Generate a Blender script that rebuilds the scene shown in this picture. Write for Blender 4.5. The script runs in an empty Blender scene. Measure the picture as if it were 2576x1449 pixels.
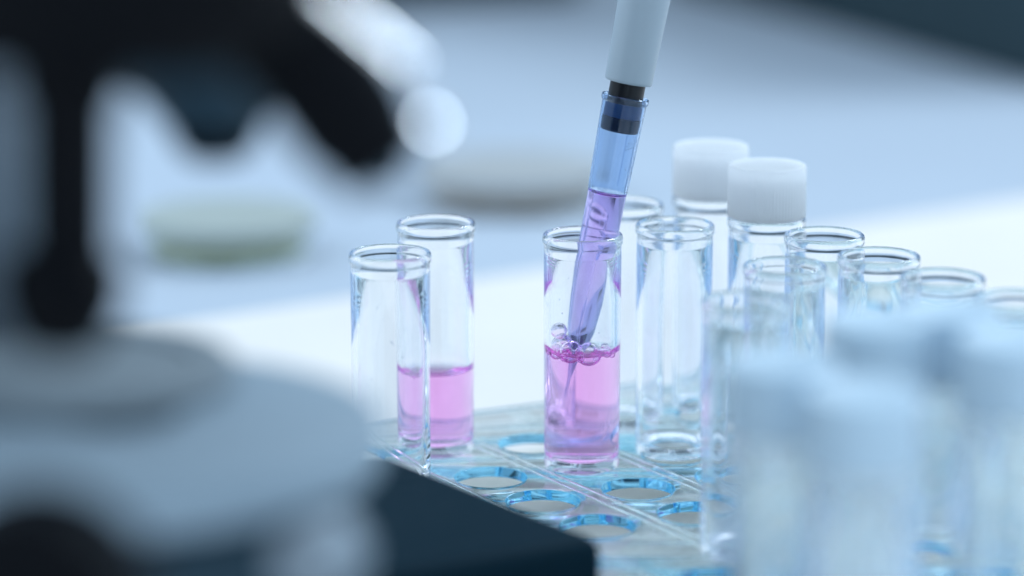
import bpy, bmesh, math, random
from mathutils import Vector, Matrix
random.seed(7)
S = 0.001                       # everything below is written in millimetres
sc = bpy.context.scene
C = sc.collection
PI = math.pi
FPX, PITCH, CAM_H = 7513.0, math.radians(13.0), 132.0

# ---------------------------------------------------------------- camera
cam = bpy.data.cameras.new('camera'); co = bpy.data.objects.new('camera', cam); C.objects.link(co)
co.location = (0, 0, CAM_H*S); co.rotation_euler = (PI/2 - PITCH, 0, 0)
cam.lens = 105; cam.sensor_width = 36; cam.clip_start = 0.01; cam.clip_end = 20
cam.dof.use_dof = True; cam.dof.focus_distance = 0.455; cam.dof.aperture_fstop = 7.0
cam.dof.aperture_blades = 0
sc.camera = co

# ---------------------------------------------------------------- world and lamps
w = bpy.data.worlds.new('World'); sc.world = w; w.use_nodes = True
wn = w.node_tree; wn.nodes.clear()
wo = wn.nodes.new('ShaderNodeOutputWorld'); bg = wn.nodes.new('ShaderNodeBackground')
tc = wn.nodes.new('ShaderNodeTexCoord'); sp = wn.nodes.new('ShaderNodeSeparateXYZ')
ra = wn.nodes.new('ShaderNodeValToRGB')
wn.links.new(tc.outputs['Generated'], sp.inputs[0]); 
mr = wn.nodes.new('ShaderNodeMapRange'); mr.inputs[1].default_value = -1; mr.inputs[2].default_value = 1
wn.links.new(sp.outputs[2], mr.inputs[0]); wn.links.new(mr.outputs[0], ra.inputs[0])
cr = ra.color_ramp
cr.elements[0].position = 0.0; cr.elements[0].color = (0.40, 0.52, 0.62, 1)
cr.elements[1].position = 1.0; cr.elements[1].color = (0.95, 1.15, 1.35, 1)
e = cr.elements.new(0.5); e.color = (0.52, 0.66, 0.78, 1)
e = cr.elements.new(0.62); e.color = (0.62, 0.78, 0.92, 1)
e = cr.elements.new(0.8); e.color = (0.74, 0.92, 1.08, 1)
wn.links.new(ra.outputs[0], bg.inputs[0]); bg.inputs[1].default_value = 1.1
wn.links.new(bg.outputs[0], wo.inputs[0])

def area(name, loc, target, sx, sy, power, col):
    l = bpy.data.lights.new(name, 'AREA'); l.shape = 'RECTANGLE'; l.size = sx*S; l.size_y = sy*S
    l.energy = power; l.color = col
    o = bpy.data.objects.new(name, l); C.objects.link(o); o.location = Vector(loc)*S
    o.rotation_euler = (Vector(target) - Vector(loc)).to_track_quat('-Z', 'Y').to_euler()
    return o
LAMP = Vector((420, 900, 620))
area('window_light', LAMP, (0, 480, 0), 200, 200, 2.6, (0.82, 0.92, 1.0))
area('side_fill', (-700, 520, 420), (0, 480, 0), 500, 300, .8, (0.86, 0.94, 1.0))  # fill added from the left to brighten the rack plate

vs = sc.view_settings; vs.view_transform = 'Standard'; vs.look = 'None'; vs.exposure = 0.1; vs.gamma = 1
vs.use_curve_mapping = False
cy = sc.cycles
cy.max_bounces = 140; cy.transmission_bounces = 140; cy.glossy_bounces = 140; cy.diffuse_bounces = 4
cy.transparent_max_bounces = 16; cy.volume_bounces = 0
cy.caustics_reflective = True; cy.caustics_refractive = True; cy.blur_glossy = 0.6
cy.sample_clamp_indirect = 6.0; cy.use_denoising = True
try: cy.denoiser = 'OPENIMAGEDENOISE'
except Exception: pass

# ---------------------------------------------------------------- helpers
def ray(px, py):
    u = (px - 1288)/FPX; v = (py - 724.5)/FPX
    c, s = math.cos(PITCH), math.sin(PITCH)
    return Vector((u, c - v*s, -s - v*c))
def onplane(px, py, z):           # point of the view ray on the horizontal plane z (mm)
    d = ray(px, py); t = (z - CAM_H)/d.z
    return Vector((d.x*t, d.y*t, z))
def at(px, py, Y):                # point of the view ray at the distance Y in front (mm)
    d = ray(px, py); t = Y/d.y
    return Vector((d.x*t, Y, CAM_H + d.z*t))

def node_mat(name):
    m = bpy.data.materials.new(name); m.use_nodes = True
    return m, m.node_tree, m.node_tree.nodes['Principled BSDF']
def pmat(name, col, rough=0.5, metal=0.0, spec=0.5, coat=0.0, noise=None, bump=None, sss=0.0, trans=0.0, ior=1.5):
    m, nt, b = node_mat(name)
    b.inputs['Base Color'].default_value = (*col, 1); b.inputs['Roughness'].default_value = rough
    b.inputs['Metallic'].default_value = metal; b.inputs['Specular IOR Level'].default_value = spec
    b.inputs['Coat Weight'].default_value = coat; b.inputs['IOR'].default_value = ior
    b.inputs['Transmission Weight'].default_value = trans
    if sss:
        b.inputs['Subsurface Weight'].default_value = sss
        b.inputs['Subsurface Radius'].default_value = (0.003, 0.003, 0.003); b.inputs['Subsurface Scale'].default_value = 1.0
    t = nt.nodes.new('ShaderNodeTexCoord')
    if noise:
        scale, amt = noise
        n = nt.nodes.new('ShaderNodeTexNoise'); n.inputs['Scale'].default_value = scale; n.inputs['Detail'].default_value = 5
        r = nt.nodes.new('ShaderNodeValToRGB')
        r.color_ramp.elements[0].position = .3; r.color_ramp.elements[1].position = .7
        r.color_ramp.elements[0].color = (*[c*(1-amt) for c in col], 1); r.color_ramp.elements[1].color = (*[min(1, c*(1+amt)) for c in col], 1)
        nt.links.new(t.outputs['Object'], n.inputs[0]); nt.links.new(n.outputs[0], r.inputs[0]); nt.links.new(r.outputs[0], b.inputs['Base Color'])
    if bump:
        scale, st, dist = bump
        n = nt.nodes.new('ShaderNodeTexNoise'); n.inputs['Scale'].default_value = scale; n.inputs['Detail'].default_value = 4
        k = nt.nodes.new('ShaderNodeBump'); k.inputs['Strength'].default_value = st; k.inputs['Distance'].default_value = dist
        nt.links.new(t.outputs['Object'], n.inputs[0]); nt.links.new(n.outputs[0], k.inputs['Height']); nt.links.new(k.outputs[0], b.inputs['Normal'])
    return m
def gmat(name, col, ior=1.5, rough=0.0, vol=None, attr=None, bump=None):
    """clear material: Glass BSDF, optional absorbing volume, IOR optionally read from a mesh attribute"""
    m = bpy.data.materials.new(name); m.use_nodes = True; nt = m.node_tree; nt.nodes.clear()
    o = nt.nodes.new('ShaderNodeOutputMaterial'); g = nt.nodes.new('ShaderNodeBsdfGlass')
    g.inputs['Color'].default_value = (*col, 1); g.inputs['Roughness'].default_value = rough; g.inputs['IOR'].default_value = ior
    nt.links.new(g.outputs[0], o.inputs['Surface'])
    if attr:
        a = nt.nodes.new('ShaderNodeAttribute'); a.attribute_name = attr; nt.links.new(a.outputs['Fac'], g.inputs['IOR'])
    if vol:
        v = nt.nodes.new('ShaderNodeVolumeAbsorption'); v.inputs['Color'].default_value = (*vol[0], 1); v.inputs['Density'].default_value = vol[1]
        nt.links.new(v.outputs[0], o.inputs['Volume'])
    if bump:
        t = nt.nodes.new('ShaderNodeTexCoord'); mp = nt.nodes.new('ShaderNodeMapping'); mp.inputs['Scale'].default_value = bump[3]
        n = nt.nodes.new('ShaderNodeTexNoise'); n.inputs['Scale'].default_value = bump[0]; n.inputs['Detail'].default_value = 3
        k = nt.nodes.new('ShaderNodeBump'); k.inputs['Strength'].default_value = bump[1]; k.inputs['Distance'].default_value = bump[2]
        nt.links.new(t.outputs['Object'], mp.inputs[0]); nt.links.new(mp.outputs[0], n.inputs[0]); nt.links.new(n.outputs[0], k.inputs['Height']); nt.links.new(k.outputs[0], g.inputs['Normal'])
    return m

def link(name, verts, faces, mats, parent=None, smooth=35, slots=None):
    me = bpy.data.meshes.new(name); me.from_pydata([Vector(v)*S for v in verts], [], faces)
    for m in (mats if isinstance(mats, (list, tuple)) else [mats]): me.materials.append(m)
    if slots:
        for p, s in zip(me.polygons, slots): p.material_index = s
    if smooth:
        me.polygons.foreach_set('use_smooth', [True]*len(me.polygons)); me.update()
        me.set_sharp_from_angle(angle=math.radians(smooth))
    o = bpy.data.objects.new(name, me); C.objects.link(o)
    if parent: o.parent = parent
    return o
def lathe(name, prof, mat, parent=None, n=72, rib=None, smooth=35, ior=None, wob=None):
    """prof: (r, z) mm from the bottom centre outwards; rib=(count, depth, z0, z1); ior(i) gives a face attribute"""
    verts, faces, tag_ = [], [], []
    rows = []
    for r, z in prof:
        if r < 1e-6: rows.append([len(verts)]); verts.append((0, 0, z)); continue
        row = []
        for j in range(n):
            a = 2*PI*j/n; rr = r; zz = z
            if rib and rib[2] <= z <= rib[3] and r > rib[4]: rr = r - rib[1]*(0.5 + 0.5*math.cos(a*rib[0]))
            if wob: zz = z + wob(r, a, z)
            row.append(len(verts)); verts.append((rr*math.cos(a), rr*math.sin(a), zz))
        rows.append(row)
    for i in range(len(rows)-1):
        A, B = rows[i], rows[i+1]
        for j in range(n):
            k = (j+1) % n
            if len(A) == 1 and len(B) == 1: continue
            if len(A) == 1: f = (A[0], B[k], B[j])
            elif len(B) == 1: f = (A[j], A[k], B[0])
            else: f = (A[j], A[k], B[k], B[j])
            faces.append(f); tag_.append(i)
    o = link(name, verts, faces, mat, parent, smooth)
    if ior:
        at_ = o.data.attributes.new('ior', 'FLOAT', 'FACE')
        at_.data.foreach_set('value', [ior(i) for i in tag_])
    return o
def box(name, size, mat, parent=None, bevel=0.0, seg=3, loc=(0, 0, 0), rotz=0):
    bm = bmesh.new(); bmesh.ops.create_cube(bm, size=1)
    bmesh.ops.scale(bm, vec=Vector(size)*S, verts=bm.verts)
    if bevel: bmesh.ops.bevel(bm, geom=list(bm.edges), offset=bevel*S, segments=seg, affect='EDGES', profile=0.5)
    me = bpy.data.meshes.new(name); bm.to_mesh(me); bm.free(); me.materials.append(mat)
    me.polygons.foreach_set('use_smooth', [True]*len(me.polygons)); me.set_sharp_from_angle(angle=math.radians(40))
    o = bpy.data.objects.new(name, me); C.objects.link(o); o.location = Vector(loc)*S; o.rotation_euler = (0, 0, rotz)
    if parent: o.parent = parent
    return o
def prism(name, pts, z0, z1, mat, parent=None, bevel=0.0, seg=3, kind=None):
    bm = bmesh.new()
    vs_ = [bm.verts.new((p[0]*S, p[1]*S, z0*S)) for p in pts]; f = bm.faces.new(vs_)
    if f.normal.z > 0: pass
    r = bmesh.ops.extrude_face_region(bm, geom=[f])
    bmesh.ops.translate(bm, vec=(0, 0, (z1-z0)*S), verts=[v for v in r['geom'] if isinstance(v, bmesh.types.BMVert)])
    bmesh.ops.recalc_face_normals(bm, faces=bm.faces)
    if bevel: bmesh.ops.bevel(bm, geom=list(bm.edges), offset=bevel*S, segments=seg, affect='EDGES', profile=0.5)
    me = bpy.data.meshes.new(name); bm.to_mesh(me); bm.free(); me.materials.append(mat)
    me.polygons.foreach_set('use_smooth', [True]*len(me.polygons)); me.set_sharp_from_angle(angle=math.radians(40))
    o = bpy.data.objects.new(name, me); C.objects.link(o)
    if parent: o.parent = parent
    if kind: o['kind'] = kind
    return o
def thing(name, label, cat, loc=(0, 0, 0), group=None):
    o = bpy.data.objects.new(name, None); C.objects.link(o); o.location = Vector(loc)*S
    o.empty_display_size = 0.005
    o['label'] = label; o['category'] = cat
    if group: o['group'] = group
    return o
def spin(o, a, b):                 # put an object lathed along +Z with its origin at a and its axis towards b
    o.rotation_euler = (Vector(b) - Vector(a)).to_track_quat('Z', 'Y').to_euler(); o.location = Vector(a)*S

# ---------------------------------------------------------------- materials
M = {}
M['mat_white'] = pmat('white_worktop_mat', (0.78, 0.755, 0.74), 0.5, noise=(30, .03), bump=(900, .15, .0003))
M['bench'] = pmat('blue_grey_bench', (0.41, 0.485, 0.58), 0.55, noise=(5, .05))
M['floor'] = pmat('floor_vinyl', (0.20, 0.25, 0.29), 0.7, noise=(3, .2))
M['wall'] = pmat('pale_wall', (0.50, 0.58, 0.64), 0.8, noise=(2, .05))
M['case'] = pmat('dark_backdrop_surface', (0.010, 0.032, 0.044), 0.8, noise=(2, .2))  # colour of the dark area beyond the bench
M['tube'] = gmat('clear_polystyrene', (0.985, 0.992, 1.0), 1.50, bump=(60, .06, .0004, (1, 1, .25)))
M['tube_ring'] = M['tube']
pink = ((0.985, 0.34, 0.88), 108)
M['liquid'] = gmat('pink_liquid', (1, 1, 1), 1.33, vol=pink, attr='ior')
M['film'] = gmat('bubble_film', (1.0, 0.93, 1.0), 0.86)
M['drop'] = gmat('clear_drop', (1, 1, 1), 1.3)
M['tip_plastic'] = gmat('blue_polypropylene', (0.845, 0.92, 1.0), 1.46, rough=0.03)
nt = M['tip_plastic'].node_tree; mx = nt.nodes.new('ShaderNodeMixShader'); tl = nt.nodes.new('ShaderNodeBsdfTranslucent')
g_ = [n for n in nt.nodes if n.type == 'BSDF_GLASS'][0]; tl.inputs[0].default_value = (.72, .78, 1, 1); mx.inputs[0].default_value = .09
nt.links.new(g_.outputs[0], mx.inputs[1]); nt.links.new(tl.outputs[0], mx.inputs[2])
nt.links.new(mx.outputs[0], [n for n in nt.nodes if n.type == 'OUTPUT_MATERIAL'][0].inputs[0])
M['tip_liquid'] = gmat('violet_liquid', (1, 1, 1), 1.33, rough=.08, vol=((0.985, 0.50, 0.98), 185), attr='ior')
M['acrylic'] = gmat('clear_acrylic', (0.955, 0.985, 0.99), 1.47, bump=(25, .05, .0003, (1, 1, 1)))
M['acrylic_edge'] = gmat('cyan_acrylic_edge', (0.56, 0.84, 0.96), 1.47, rough=0.0)
M['rack_base'] = pmat('frosted_base_plate', (0.80, 0.81, 0.76), 0.5, noise=(60, .06))
M['cap_white'] = pmat('white_cap_plastic', (0.95, 0.97, 0.98), 0.5, sss=0.0)
nt = M['cap_white'].node_tree; mx = nt.nodes.new('ShaderNodeMixShader'); tl = nt.nodes.new('ShaderNodeBsdfTranslucent')
tl.inputs[0].default_value = (.95, .97, 1, 1); mx.inputs[0].default_value = .7
nt.links.new(nt.nodes['Principled BSDF'].outputs[0], mx.inputs[1]); nt.links.new(tl.outputs[0], mx.inputs[2])
nt.links.new(mx.outputs[0], nt.nodes['Material Output'].inputs[0])
M['cap_shaded'] = pmat('shaded_white_cap_plastic', (0.48, 0.63, 0.76), 0.5, sss=0.3)  # white caps with the blue of their shade put into the colour
M['pip_white'] = pmat('grey_white_pipette_plastic', (0.38, 0.47, 0.55), 0.42, bump=(2500, .12, .0001))
M['pip_blue'] = pmat('blue_sleeve_plastic', (0.012, 0.075, 0.20), 0.4, spec=.15)
M['pip_collar'] = pmat('navy_collar_plastic', (0.004, 0.018, 0.045), 0.4, spec=.1)
M['pip_black'] = pmat('black_nozzle_plastic', (0.006, 0.008, 0.012), 0.35, spec=.3, bump=(1500, .1, .0001))
M['micro_black'] = pmat('black_microscope_enamel', (0.003, 0.004, 0.006), 0.45, spec=.06)
M['micro_base'] = pmat('dark_base_enamel', (0.005, 0.019, 0.031), 0.5, spec=0.02)  # teal reflection on the black base put into its colour, specular nearly off
M['micro_teal'] = pmat('dark_teal_anodised_metal', (0.025, 0.055, 0.08), 0.5, metal=0, spec=.15)
M['micro_grey'] = pmat('grey_satin_metal', (0.28, 0.34, 0.40), 0.45, metal=.6)
M['stage_grey'] = pmat('grey_stage_enamel', (0.28, 0.37, 0.45), 0.55, spec=.3)
M['ring_grey'] = pmat('dull_ring_metal', (0.22, 0.27, 0.31), 0.5, spec=.3)
M['chrome'] = pmat('polished_chrome', (0.9, 0.93, 0.96), 0.12, metal=1)
M['slide'] = gmat('slide_glass', (0.97, 0.98, 0.98), 1.5)
M['dish'] = gmat('petri_dish_plastic', (0.96, 0.98, 0.99), 1.45)
M['olive'] = pmat('olive_agar', (0.55, 0.57, 0.34), 0.4)
M['brown'] = pmat('brown_agar', (0.60, 0.45, 0.33), 0.4)

# ---------------------------------------------------------------- setting
TZ = -9.0
prism('bench_top', [(-2600, -1500), (2600, -1500), (2600, 2300), (-2600, 2300)], TZ-32, TZ-2, M['bench'], bevel=1.5, kind='structure')
a = onplane(1200, 700, TZ); b = onplane(2576, 500, TZ); dr = (b-a).normalized()
p0 = a - dr*520; p1 = a + dr*420
nrm = Vector((dr.y, -dr.x, 0))
prism('work_mat', [p0, p1, p1+nrm*700, p0+nrm*700], TZ-1.98, TZ, M['mat_white'], bevel=.4, kind='structure')
f = prism('floor', [(-4000, -1000), (4000, -1000), (4000, 5000), (-4000, 5000)], -920, -900, M['floor'], kind='structure')
prism('wall', [(-4000, 4500), (4000, 4500), (4000, 4600), (-4000, 4600)], -900, 2600, M['wall'], kind='structure')
def case(label, q0, q1, depth, h):  # dark block added to stand in for the dark area beyond the bench
    A_, B_ = onplane(*q0, TZ-2), onplane(*q1, TZ-2)
    u = (B_-A_).normalized(); n_ = Vector((-u.y, u.x, 0))
    t = thing('dark_backdrop_block', label, 'case', A_, None)
    pts = [Vector((0, 0, 0)), B_-A_, (B_-A_)+n_*depth, n_*depth]
    prism('block', [(p.x, p.y) for p in pts], .02, h, M['case'], t, bevel=4)
    pts = [(B_-A_)*.1+n_*depth*.2, (B_-A_)*.9+n_*depth*.2, (B_-A_)*.9+n_*depth*.8, (B_-A_)*.1+n_*depth*.8]
    prism('lid', [(p.x, p.y) for p in pts], h, h+9, M['case'], t, bevel=3)  # raised top of the added block
case('large dark case added for the dark area in the upper right corner beyond the bench', (1660, -45), (2660, 235), 160, 190)
case('low dark case added for the dark area at the top behind the microscope', (860, 40), (1480, -22), 120, 150)

# ---------------------------------------------------------------- tube rack
RA = math.radians(25.5)
eV = Vector((14.6, 6.4, 0)); dV = Vector((7.9, -12.4, 0))
c0 = onplane(1470, 1170, 0)
rack = thing('tube_rack', 'clear acrylic tube rack plate with cyan edged round holes', 'rack')
ux = Vector((math.cos(RA), math.sin(RA), 0)); uy = Vector((math.sin(RA), -math.cos(RA), 0))
fe = onplane(1330, 1018, 0)
RC = [fe - ux*60, fe + ux*105, fe + ux*105 + uy*185, fe - ux*60 + uy*185]
RIMZ = 37.0
TUBES = {  # rim centre in the photograph
 'A': (981, 633), 'B': (1096, 557), 'C': (1466, 587), 'D': (1698, 562), 'E': (1573, 510), 'F': (2074, 588),
 'G': (1974, 665), 'H': (2211, 640), 'I': (2371, 694), 'J': (1876, 752), 'K': (2560, 748)}
pos = {k: onplane(x, y, RIMZ) for k, (x, y) in TUBES.items()}
for k in pos: pos[k].z = 0
holes = []
for i in range(-4, 9):
    for j in range(-4, 8):
        p = c0 + dV*i + eV*j
        rel = p - RC[0]; s, t = rel.dot(ux), rel.dot(uy)
        if not (9 < s < 156 and 9 < t < 176): continue
        if any((p - q).length < 7.5 for k, q in pos.items() if k not in 'D'): continue
        if any((p-q).length < 12.7 for q in [pos['A'], pos['B'], pos['C'], pos['J']]): continue
        holes.append(p)
PT = 1.7
cu = bpy.data.curves.new('plate_outline', 'CURVE'); cu.dimensions = '2D'; cu.fill_mode = 'BOTH'
def spl(pts):
    s_ = cu.splines.new('POLY'); s_.points.add(len(pts)-1)
    for q, p in zip(s_.points, pts): q.co = (p[0]*S, p[1]*S, 0, 1)
    s_.use_cyclic_u = True
spl(RC)
for h in holes: spl([(h.x + 5.75*math.cos(2*PI*k/64), h.y + 5.75*math.sin(2*PI*k/64)) for k in range(64)])
cu.extrude = (PT/2 - .12)*S; cu.bevel_depth = 0.12*S; cu.bevel_resolution = 2
tmp = bpy.data.objects.new('tmp', cu); C.objects.link(tmp)
bpy.context.view_layer.update()
me = bpy.data.meshes.new_from_object(tmp.evaluated_get(bpy.context.evaluated_depsgraph_get()))
C.objects.unlink(tmp); bpy.data.objects.remove(tmp); bpy.data.curves.remove(cu)
me.name = 'top_plate'; bm = bmesh.new(); bm.from_mesh(me)
bmesh.ops.remove_doubles(bm, verts=bm.verts, dist=2e-6); bmesh.ops.recalc_face_normals(bm, faces=bm.faces); bm.to_mesh(me); bm.free()
me.materials.clear(); me.materials.append(M['acrylic']); me.materials.append(M['acrylic_edge'])
for p in me.polygons:
    p.use_smooth = True
    p.material_index = 1 if abs(p.normal.z) < 0.5 else 0
me.set_sharp_from_angle(angle=math.radians(50))
o = bpy.data.objects.new('top_plate', me); C.objects.link(o); o.location = (0, 0, -PT/2*S); o.parent = rack
# ridges that run between the rows of holes
for j in range(-2, 6):
    m0 = c0 + eV*(j - .5); dd = dV.normalized()
    # clip the ridge to the plate
    ts = []
    t_ = -120
    while t_ < 200:
        p = m0 + dd*t_; rel = p - RC[0]; s, t = rel.dot(ux), rel.dot(uy)
        if 2 < s < 163 and 2 < t < 183: ts.append(t_)
        t_ += 1
    if not ts: continue
    A_, B_ = m0 + dd*ts[0], m0 + dd*ts[-1]
    ln = (B_-A_).length; ang = math.atan2(dd.y, dd.x)
    nn = Vector((-dd.y, dd.x, 0))
    for sgn in (-1, 1):
        mid = (A_+B_)/2 + nn*sgn*.95
        box('ridge', (ln, .5, .24), M['acrylic'], rack, bevel=.1, loc=(mid.x, mid.y, .12+.003), rotz=ang)
prism('base_plate', [RC[0]+ux*.5+uy*.5, RC[1]-ux*.5+uy*.5, RC[2]-ux*.5-uy*.5, RC[3]+ux*.5-uy*.5], TZ+.01, TZ+1.2, M['rack_base'], rack, bevel=.2)
for p, q in ((RC[0]+uy*92, 0), (RC[1]+uy*92, 0)):
    sg = 1 if q == 0 and p is not None else -1
for base, sg in ((RC[0]+uy*92.5, 1), (RC[1]+uy*92.5, -1)):
    c_ = base + ux*sg*1.5
    box('side_wall', (2.0, 180, -PT - (TZ+1.2) - .02), M['acrylic'], rack, bevel=.2, loc=(c_.x, c_.y, (-PT + TZ+1.2)/2), rotz=RA)

# ---------------------------------------------------------------- test tubes
def outer_profile(level=None, rim=RIMZ):
    Ro, Ri, z = 5.98, 5.12, rim
    out = [(0, .45), (3.6, .40), (4.6, .12), (5.3, 0.0), (5.72, .10), (5.86, .45), (5.86, 1.2)]
    out += [(5.90, z*.3), (5.94, z*.6), (Ro, z-3.4), (Ro, z-1.75)]
    out += [(6.06, z-1.62), (6.17, z-1.35), (6.21, z-.95), (6.19, z-.5), (6.08, z-.2), (5.90, z-.04), (5.72, z), (5.55, z-.08), (5.45, z-.3), (5.42, z-.7), (5.42, z-3.0), (5.36, z-3.25), (5.14, z-3.5)]
    if level is None: inner = [(Ri, z*.6), (5.06, z*.3), (5.0, 2.6), (4.8, 1.9), (4.2, 1.55), (0, 1.5)]
    else: inner = [(5.10, level+8), (5.08, level+1.0)]
    return out + inner
def tube(label, p, level=None, group='open empty test tubes standing in the rack', cap=None, lean=(0, 0), rim=RIMZ):
    t = thing('test_tube', label, 'test tube', (p.x, p.y, 0.02), group)
    t.rotation_euler = (lean[0], lean[1], random.random()*3)
    lathe('tube_body', outer_profile(level, rim), M['tube'], t, n=96, smooth=50)
    if level is not None:
        sideI, topI = 1.33/1.50, 1.33
        prof = [(0, 1.5), (4.2, 1.55), (4.8, 1.9), (5.0, 2.6), (5.04, level*.5), (5.08, level+1.0), (5.0, level+.5), (4.8, level+.1), (4.4, level-.2), (3.6, level-.38), (2, level-.45), (0, level-.45)]
        lq = lathe('pink_liquid', prof, M['liquid'], t, n=96, smooth=60, ior=lambda i: topI if i >= 5 else sideI)
        lq['label'] = 'pink liquid'
        return t, lq
    if cap:
        z = rim; h = 8.4
        lathe('cap', [(0, z+h-1.3), (4.9, z+h-1.3), (5.2, z+h-1.8), (5.35, z+.35), (5.5, z+.2), (5.7, z+.12), (6.05, z+.1), (6.18, z+.25), (6.2, z+.8), (6.16, z+h-.8), (6.14, z+h-.35), (6.04, z+h-.1), (5.85, z+h), (5.55, z+h), (5.35, z+h-.12), (5.2, z+h-.3), (0, z+h-.3)],
              cap, t, n=288, rib=(72, .16, z+.5, z+h-.9, 6.0), smooth=60)
    return t

tube('empty open tube with drops inside, leftmost of all, in front of a half filled one', pos['A'])
tB, lB = tube('open tube a third full of pink liquid, behind the leftmost empty tube', pos['B'], level=13.3, group='test tubes holding pink liquid')
tC, lC = tube('open tube of pink liquid with bubbles, the pipette tip dipping into it', pos['C'], level=18.6, group='test tubes holding pink liquid')
tube('empty open tube right beside the one with the pipette in it', pos['D'])
tube('blurred empty open tube hidden partly behind the blue pipette tip', pos['E'])
tube('empty open tube with its rim just below and right of the nearer white cap', pos['F'])
tube('empty open tube overlapping in front of the tube below the nearer white cap', pos['G'])
tube('empty sharp rimmed open tube, third from the right edge of the photo', pos['H'])
tube('empty open tube second from the right edge, its body lost behind blurred caps', pos['I'])
tube('nearest empty open tube, soft and slightly blurred, left of the blurred shade-blue caps', pos['J'])
tube('empty open tube cut off by the right edge of the photo', pos['K'])
pc1 = onplane(1787, 492, RIMZ); pc2 = onplane(1928, 545, RIMZ)
tube('white screw capped tube standing farthest back, the taller looking blurred one', pc1, cap=M['cap_white'], group='tubes closed with white ribbed caps')
tube('white ribbed screw capped tube in front of the other white capped one', pc2, cap=M['cap_white'], group='tubes closed with white ribbed caps')
NEAR = [(1965, 955, 'leftmost of the blurred shade-blue capped tubes in the near right corner'),
        (2175, 1035, 'lowest and nearest blurred shade-blue capped tube, right of the leftmost one'),
        (2205, 850, 'blurred shade-blue capped tube standing behind the lowest nearest one'),
        (2385, 825, 'blurred shade-blue capped tube in front of the second tube from the right edge'),
        (2550, 900, 'rightmost blurred shade-blue capped tube, at the right edge of the photo')]
for x, y, lb in NEAR:
    p = onplane(x, y, 49); tube(lb, p, rim=43.0, cap=M['cap_shaded'], group='blurred tubes with shade-blue caps in the near corner')

# bubbles on the liquid the pipette touches
def sphere(name, c, r, mat, parent, wall=None, sq=(1, 1, 1)):
    bm = bmesh.new(); bmesh.ops.create_icosphere(bm, subdivisions=4, radius=r*S)
    if wall:
        q = bmesh.ops.create_icosphere(bm, subdivisions=4, radius=(r-wall)*S)
        bmesh.ops.reverse_faces(bm, faces=list({f for v in q['verts'] for f in v.link_faces}))
    bmesh.ops.scale(bm, vec=sq, verts=bm.verts)
    me = bpy.data.meshes.new(name); bm.to_mesh(me); bm.free(); me.materials.append(mat)
    me.polygons.foreach_set('use_smooth', [True]*len(me.polygons))
    o = bpy.data.objects.new(name, me); C.objects.link(o)
    o.parent = parent; o.location = Vector(c)*S
    return o
tC.rotation_euler = (0, 0, 0)
def inC(px, py, dy): # local position in tube C
    q = at(px, py, pos['C'].y + dy); return Vector((q.x - pos['C'].x, dy, q.z - .02))
for (px, py, dy, r) in [(1402, 822, -1.6, 1.0), (1397, 858, -2.4, 1.3), (1433, 876, -3.3, 1.45), (1481, 881, -3.4, 1.5),
                        (1408, 878, -3.2, .55), (1456, 873, -4.3, .42), (1506, 873, -4.2, .5), (1515, 876, -4.3, .4), (1524, 878, -4.2, .45), (1532, 874, -4, .35), (1556, 872, -2.2, .5), (1545, 869, -3.2, .35), (1420, 846, -1, .6), (1499, 868, -4.4, .3), (1384, 866, -1.6, .55), (1388, 880, -2.6, .8), (1415, 892, -4.2, .5), (1460, 893, -4.4, .45), (1537, 880, -3.4, .6), (1550, 884, -2.6, .4), (1520, 862, -2.2, .5), (1376, 872, -.8, .5)]:
    r *= 1.2; q = inC(px, py+9, dy); rr = math.hypot(q.x, q.y); lim = 5.0 - r
    if rr > lim: q.x *= lim/rr; q.y *= lim/rr
    sphere('bubble', q, r, M['film'], lC)
q = Vector((-3.2, -3.3, 13.2)); sphere('bubble', q, .35, M['film'], lB, wall=.05)

tA = [o for o in C.objects if o.name == 'test_tube'][0]
for a_, z_, r_ in [(-1.9, 29.5, .13), (-1.75, 27.8, .09), (-1.5, 24.4, .16), (-1.45, 24.0, .1), (-1.2, 22.0, .12), (-2.1, 18.5, .1), (-1.1, 26.2, .08)]:
    q = sphere('droplet', (5.05*math.cos(a_), 5.05*math.sin(a_), z_), r_, M['drop'], tA, sq=(1, 1, 1.3))
tA.rotation_euler = (0, 0, 0)
for a_, z_, r_ in [(-2.3, 27.5, .1), (-2.2, 25.4, .12), (-2.0, 31, .09), (-1.1, 22.4, .1), (-2.5, 23.2, .14), (-2.35, 33, .08)]:
    sphere('droplet', (5.08*math.cos(a_), 5.08*math.sin(a_), z_), r_, M['drop'], tC, sq=(1, 1, 1.2))

# ---------------------------------------------------------------- pipette
PY = pos['C'].y
top = at(1581, 205, PY+1.0); low = at(1457, 852, PY-.5)
ax = (top - low).normalized(); k = (top-low).length
pip = thing('pipette', 'white handled pipette with a blue tip dipping into the pink liquid', 'pipette', low)
pip.rotation_euler = ax.to_track_quat('Z', 'Y').to_euler()
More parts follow.
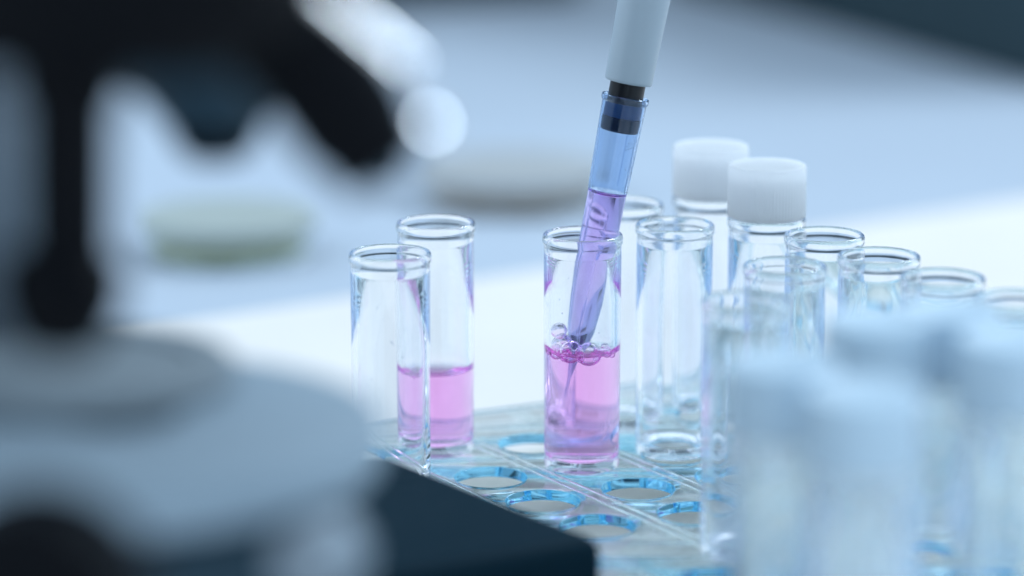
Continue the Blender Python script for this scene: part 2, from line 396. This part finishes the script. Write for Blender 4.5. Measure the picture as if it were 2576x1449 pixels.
# distances along the axis from the low point, mm
LV = k - 17.0; FL = k - 2.5
def tip_r(s):
    K = [(-9, .12), (-6, .2), (-1.6, .75), (-.6, 1.4), (0, 1.7), (1.3, 2.1), (6.2, 2.55), (13, 2.88), (LV-.4, 2.98), (LV+.1, 3.08), (FL-.8, 3.42), (k, 3.5)]
    for (a0, r0), (a1, r1) in zip(K, K[1:]):
        if s <= a1: return r0 + (r1-r0)*(s-a0)/(a1-a0)
    return K[-1][1]
sr = [-9, -6, -4, -2.5, -1, -.4, 0, .6, 1.3, 2.5, 4, 6.2, 9, 13, 16, LV-.4, LV+.1]
sr = [s for s in sr if s <= LV+.1]
sr2 = [LV+1.5, LV+4, LV+8, FL-.8]
outer = [(tip_r(s), s) for s in sr+sr2] + [(3.62, FL-.6), (3.66, FL-.2), (3.64, FL+.15), (3.5, FL+.25), (3.32, FL+.1), (3.28, FL-.4)]
wall = .38
inner = [(tip_r(s)-wall, s) for s in reversed(sr2[:-1])] + [(tip_r(LV)-wall, LV)]
lathe('tip', outer + inner, M['tip_plastic'], pip, n=96, smooth=40)
tip = pip.children[0]; tip['label'] = 'translucent blue tip'
lp = [(0, -9)] + [(tip_r(s)-min(wall, tip_r(s)*.5), s) for s in sr if s < LV-.5] + [(tip_r(LV)-wall, LV), (2.5, LV-.35), (2.2, LV-.55), (1.4, LV-.68), (0, LV-.72)]
nside = len([s for s in sr if s < LV-.5]) + 1
# the column's top is level, not square to the pipette
lvl = ax
def level_top(r, a, z):
    if z < LV-.5: return 0
    return -0.21*r*math.cos(a) if False else 0
lathe('liquid', lp, M['tip_liquid'], tip, n=96, smooth=50, ior=lambda i: 1.33 if i >= nside else 1.33/1.46)
tip.children[0]['label'] = 'violet looking liquid column'
for a_ in (-1.45, -.75):
    sq_ = box('moulding_line', (.16, .10, 8.4), M['tip_plastic'], tip)
    r0, r1 = tip_r(LV+1.2), tip_r(FL-6); rm = (r0+r1)/2 + .02; zc = (LV+1.2+FL-6.2)/2
    sq_.location = Vector((rm*math.cos(a_), rm*math.sin(a_), zc))*S; sq_.rotation_euler = (0, 0, a_+PI/2)
# nozzle and its collar
lathe('seal', [(0, FL-5.2), (2.7, FL-5.2), (2.95, FL-5.0), (2.98, FL-3.1), (0, FL-3.05)], M['pip_collar'], pip, n=64)
lathe('seal', [(0, FL-3.0), (2.86, FL-3.0), (2.9, FL-2.8), (2.88, FL-.9), (2.75, FL-.8), (0, FL-.8)], M['pip_blue'], pip, n=64)
lathe('nozzle', [(0, FL-.75), (2.7, FL-.75), (2.72, FL-.5), (2.72, k+4), (0, k+4)], M['pip_black'], pip, n=64)
lathe('body', [(2.9, k+.6), (2.9, k+.1), (3.1, k-.1), (3.5, k-.1), (3.62, k+.05), (3.66, k+.4), (3.72, k+4), (4.02, k+16), (4.4, k+40), (6.5, k+70), (9, k+85), (11, k+110), (12, k+160), (11, k+168), (0, k+170)], M['pip_white'], pip, n=96)
lathe('plunger', [(0, k+169), (2, k+169), (2, k+182), (5, k+182.5), (5.5, k+184), (5, k+187), (0, k+188)], M['pip_white'], pip, n=32)
# droplets on the inner wall of the tip
for s_, a_, r_ in [(FL-6.5+.3*math.sin(k_*2.1)-k_*.07, -2.0+k_*.055, .07+.05*((k_*7) % 3)) for k_ in range(22)] + [(FL-6.0, -1.9, .16), (FL-6.4, -1.5, .22), (FL-6.9, -1.2, .14), (FL-7.1, -1.0, .20), (FL-5.9, -1.3, .12), (FL-6.2, -2.2, .12), (LV+3.2, -1.95, .24), (LV+3.9, -2.6, .15), (FL-7.6, -.9, .12)]:
    rr = tip_r(s_)-wall-.03
    sphere('droplet', (rr*math.cos(a_), rr*math.sin(a_), s_), r_, M['drop'], tip, sq=(1, 1, 1))

# ---------------------------------------------------------------- microscope (foreground, out of focus)
mic = thing('microscope', 'black laboratory microscope with three objectives, out of focus in the foreground', 'microscope', (-40, 260, TZ))
MZ = Vector((40, -260, -TZ))
def mpart(o): o.location = o.location + MZ*S; o.parent = mic; return o
def pmm(Y): return FPX/(Y/math.cos(PITCH))     # pixels per millimetre near the picture centre
def barrel(name, pa, pb, Y, prof, mat, Yb=None, parent=None):
    """lathed part from the picture point pa to pb at the distance Y; prof = (fraction along, radius in px)"""
    A_ = at(*pa, Y); B_ = at(*pb, Yb or Y); L_ = (B_-A_).length; s = pmm(Y)
    pr = [(0, prof[0][0]*L_)] + [(r/s, t*L_) for t, r in prof] + [(0, prof[-1][0]*L_)]
    o = lathe(name, pr, mat, None, n=64); spin(o, A_, B_); return mpart(o)
DY = 262
def objective(parts_):
    first = None
    for nm, *a_ in parts_:
        o = barrel(nm, *a_)
        if first is None: first = o
        else:
            mw = o.matrix_basis.copy(); o.parent = first
            o.matrix_basis = first.matrix_basis.inverted() @ mw
    return first
objective([('objective', (172, 60), (172, 655), DY, [(0, 145), (.3, 135), (.36, 112), (1, 110)], M['micro_black']),  # black barrel stands for the dark reflection in a metal barrel
           ('objective_tip', (160, 620), (148, 890), DY, [(0, 105), (.15, 160), (.5, 160), (.78, 130), (.95, 95), (1, 50)], M['micro_black'])])
objective([('objective', (10, 100), (-10, 900), 320, [(0, 100), (.8, 95), (.9, 70), (1, 50)], M['micro_grey'])])  # extra grey barrel added for the lighter side of that metal barrel
objective([('objective', (530, 20), (542, 315), 300, [(0, 360), (.45, 310), (.75, 175), (1, 122)], M['micro_teal']),
           ('objective_tip', (541, 290), (545, 400), 300, [(0, 116), (.5, 108), (.85, 85), (1, 60)], M['micro_black'])])
o3 = objective([('objective', (615, -90), (975, 430), DY+10, [(0, 200), (.45, 170), (.5, 160), (.8, 155), (.86, 136), (.985, 126), (1, 112)], M['micro_black']),
                ('objective_tip', (965, 418), (997, 465), DY+10, [(0, 60), (.6, 52), (1, 34)], M['micro_teal'])])
# nosepiece, arm and base
lathe_np = barrel('nosepiece', (280, -420), (280, 120), DY+10, [(0, 560), (.75, 540), (.92, 500), (1, 440)], M['micro_black'])
mpart(box('arm', (90, 45, 300), M['micro_black'], None, bevel=8, loc=(-118, 300, 131)))
mpart(box('head', (140, 60, 40), M['micro_black'], None, bevel=6, loc=(-70, 290, 210)))
BZ = 12.0
b1 = onplane(1530, 1350, BZ); b2 = onplane(925, 1120, BZ); b3 = onplane(700, 1490, BZ)
eb = (b2-b1).normalized(); ea = (b3-b1).normalized()
B2 = b1 + eb*50
base = prism('base', [b1, B2, B2 + ea*150, b1 + ea*150], TZ+.01, BZ, M['micro_base'], None, bevel=2.6, seg=4); mpart(base)
SZ = 51.0
# stage with a rounded right end
q = onplane(300, 1050, SZ); rS = onplane(965, 1050, SZ).x - q.x
stage = lathe('stage', [(0, -5), (rS-1.5, -5), (rS-.3, -4.6), (rS, -3.8), (rS, -1.2), (rS-.35, -.35), (rS-1.2, 0), (6, 0), (6, -1), (0, -1)], M['stage_grey'], None, n=120); stage.location = q*S; mpart(stage)
q2 = onplane(190, 905, SZ+2.6); r2 = onplane(590, 905, SZ+2.6).x - q2.x
lathe('specimen_ring', [(0, -2.5), (r2-.6, -2.5), (r2, -2.2), (r2, -.5), (r2-.5, 0), (r2-4, 0), (r2-4.4, -.6), (0, -.6)], M['ring_grey'], None, n=96)
o = C.objects['specimen_ring']; o.location = q2*S; mpart(o)
mpart(box('stage_bracket', (64, 34, 34), M['micro_teal'], None, bevel=3, loc=(q.x-8, q.y-3, SZ-5.1-17)))
kn = lathe('focus_knob', [(0, 0), (3.2, 0), (3.8, .6), (3.8, 7), (3.2, 7.6), (0, 7.6)], M['micro_grey'], None, n=48)
q = at(840, 1385, 268); spin(kn, q, q + Vector((-.3, -1, .1))); mpart(kn)
kb = lathe('coarse_knob', [(0, 0), (9, 0), (10, 1), (10, 11), (9, 12), (0, 12)], M['micro_black'], None, n=64)
q = at(120, 1500, 240); spin(kb, q, q + Vector((-.1, -1, .1))); mpart(kb)
# mirror facets added and aimed at the lamp to make the highlights
def facet(name, c, size, mat, along=None):
    view = (Vector((0, 0, CAM_H)) - c).normalized(); lt = (LAMP - c).normalized(); h = (view+lt).normalized()
    bm = bmesh.new()
    if along is None:
        bmesh.ops.create_cone(bm, cap_ends=True, segments=40, radius1=size*S, radius2=size*.94*S, depth=.8*S)
    else:
        bmesh.ops.create_cube(bm, size=1); bmesh.ops.scale(bm, vec=(size*S, along.length*S, .8*S), verts=bm.verts)
        bmesh.ops.bevel(bm, geom=list(bm.edges), offset=.12*S, segments=2, affect='EDGES')
    me = bpy.data.meshes.new(name); bm.to_mesh(me); bm.free(); me.materials.append(mat)
    o = bpy.data.objects.new(name, me); C.objects.link(o)
    if along is None: o.rotation_euler = h.to_track_quat('Z', 'Y').to_euler()
    else:
        y = (along - h*along.dot(h)).normalized(); x = y.cross(h)
        o.rotation_euler = Matrix((x, y, h)).transposed().to_euler()
    o.location = c*S; return mpart(o)
facet('glint_disc', at(1080, 315, 262), .5, M['chrome'])
ca, cb = at(850, -60, 262), at(985, 205, 262)
facet('glint_strip', (ca+cb)/2, .5, M['chrome'], along=cb-ca)

# ---------------------------------------------------------------- things far behind, on the bench
def petri(label, px, py, r, mat, h=9, fill=4.0, z=TZ-2, lid=None):
    p = onplane(px, py, z); t = thing('petri_dish', label, 'petri dish', (p.x, p.y, z+.01))
    lathe('dish', [(0, 0), (r-.3, 0), (r, .3), (r, h), (r-1, h), (r-1, 1.2), (0, 1.2)], M['dish'], t, n=96)
    lathe('culture_medium', [(0, 1.25), (r-1.05, 1.25), (r-1.05, fill), (0, fill)], mat, t, n=96)
    lathe('lid', [(0, h+.1), (r+.6, h+.1), (r+.6, h-1.8), (r+1.3, h-1.8), (r+1.4, h+.9), (r+.9, h+1.3), (0, h+1.3)], lid, t, n=96)
    return t
M['lid_pale'] = pmat('pale_sheen_lid', (0.50, 0.57, 0.55), 0.45, trans=.35)  # pale colour stands in for the reflection on a clear lid
M['lid_grey'] = pmat('grey_frosted_lid', (0.44, 0.47, 0.49), 0.45, trans=.2)
petri('blurred petri dish of olive green medium under a sheen-pale lid, left of the tubes', 575, 640, 18.5, M['olive'], h=8.2, fill=5.8, z=TZ-2, lid=M['lid_pale'])
petri('blurred petri dish of brown medium under a grey lid, behind the two left tubes', 1290, 505, 22, M['brown'], h=7.5, fill=5.0, lid=M['lid_grey'])
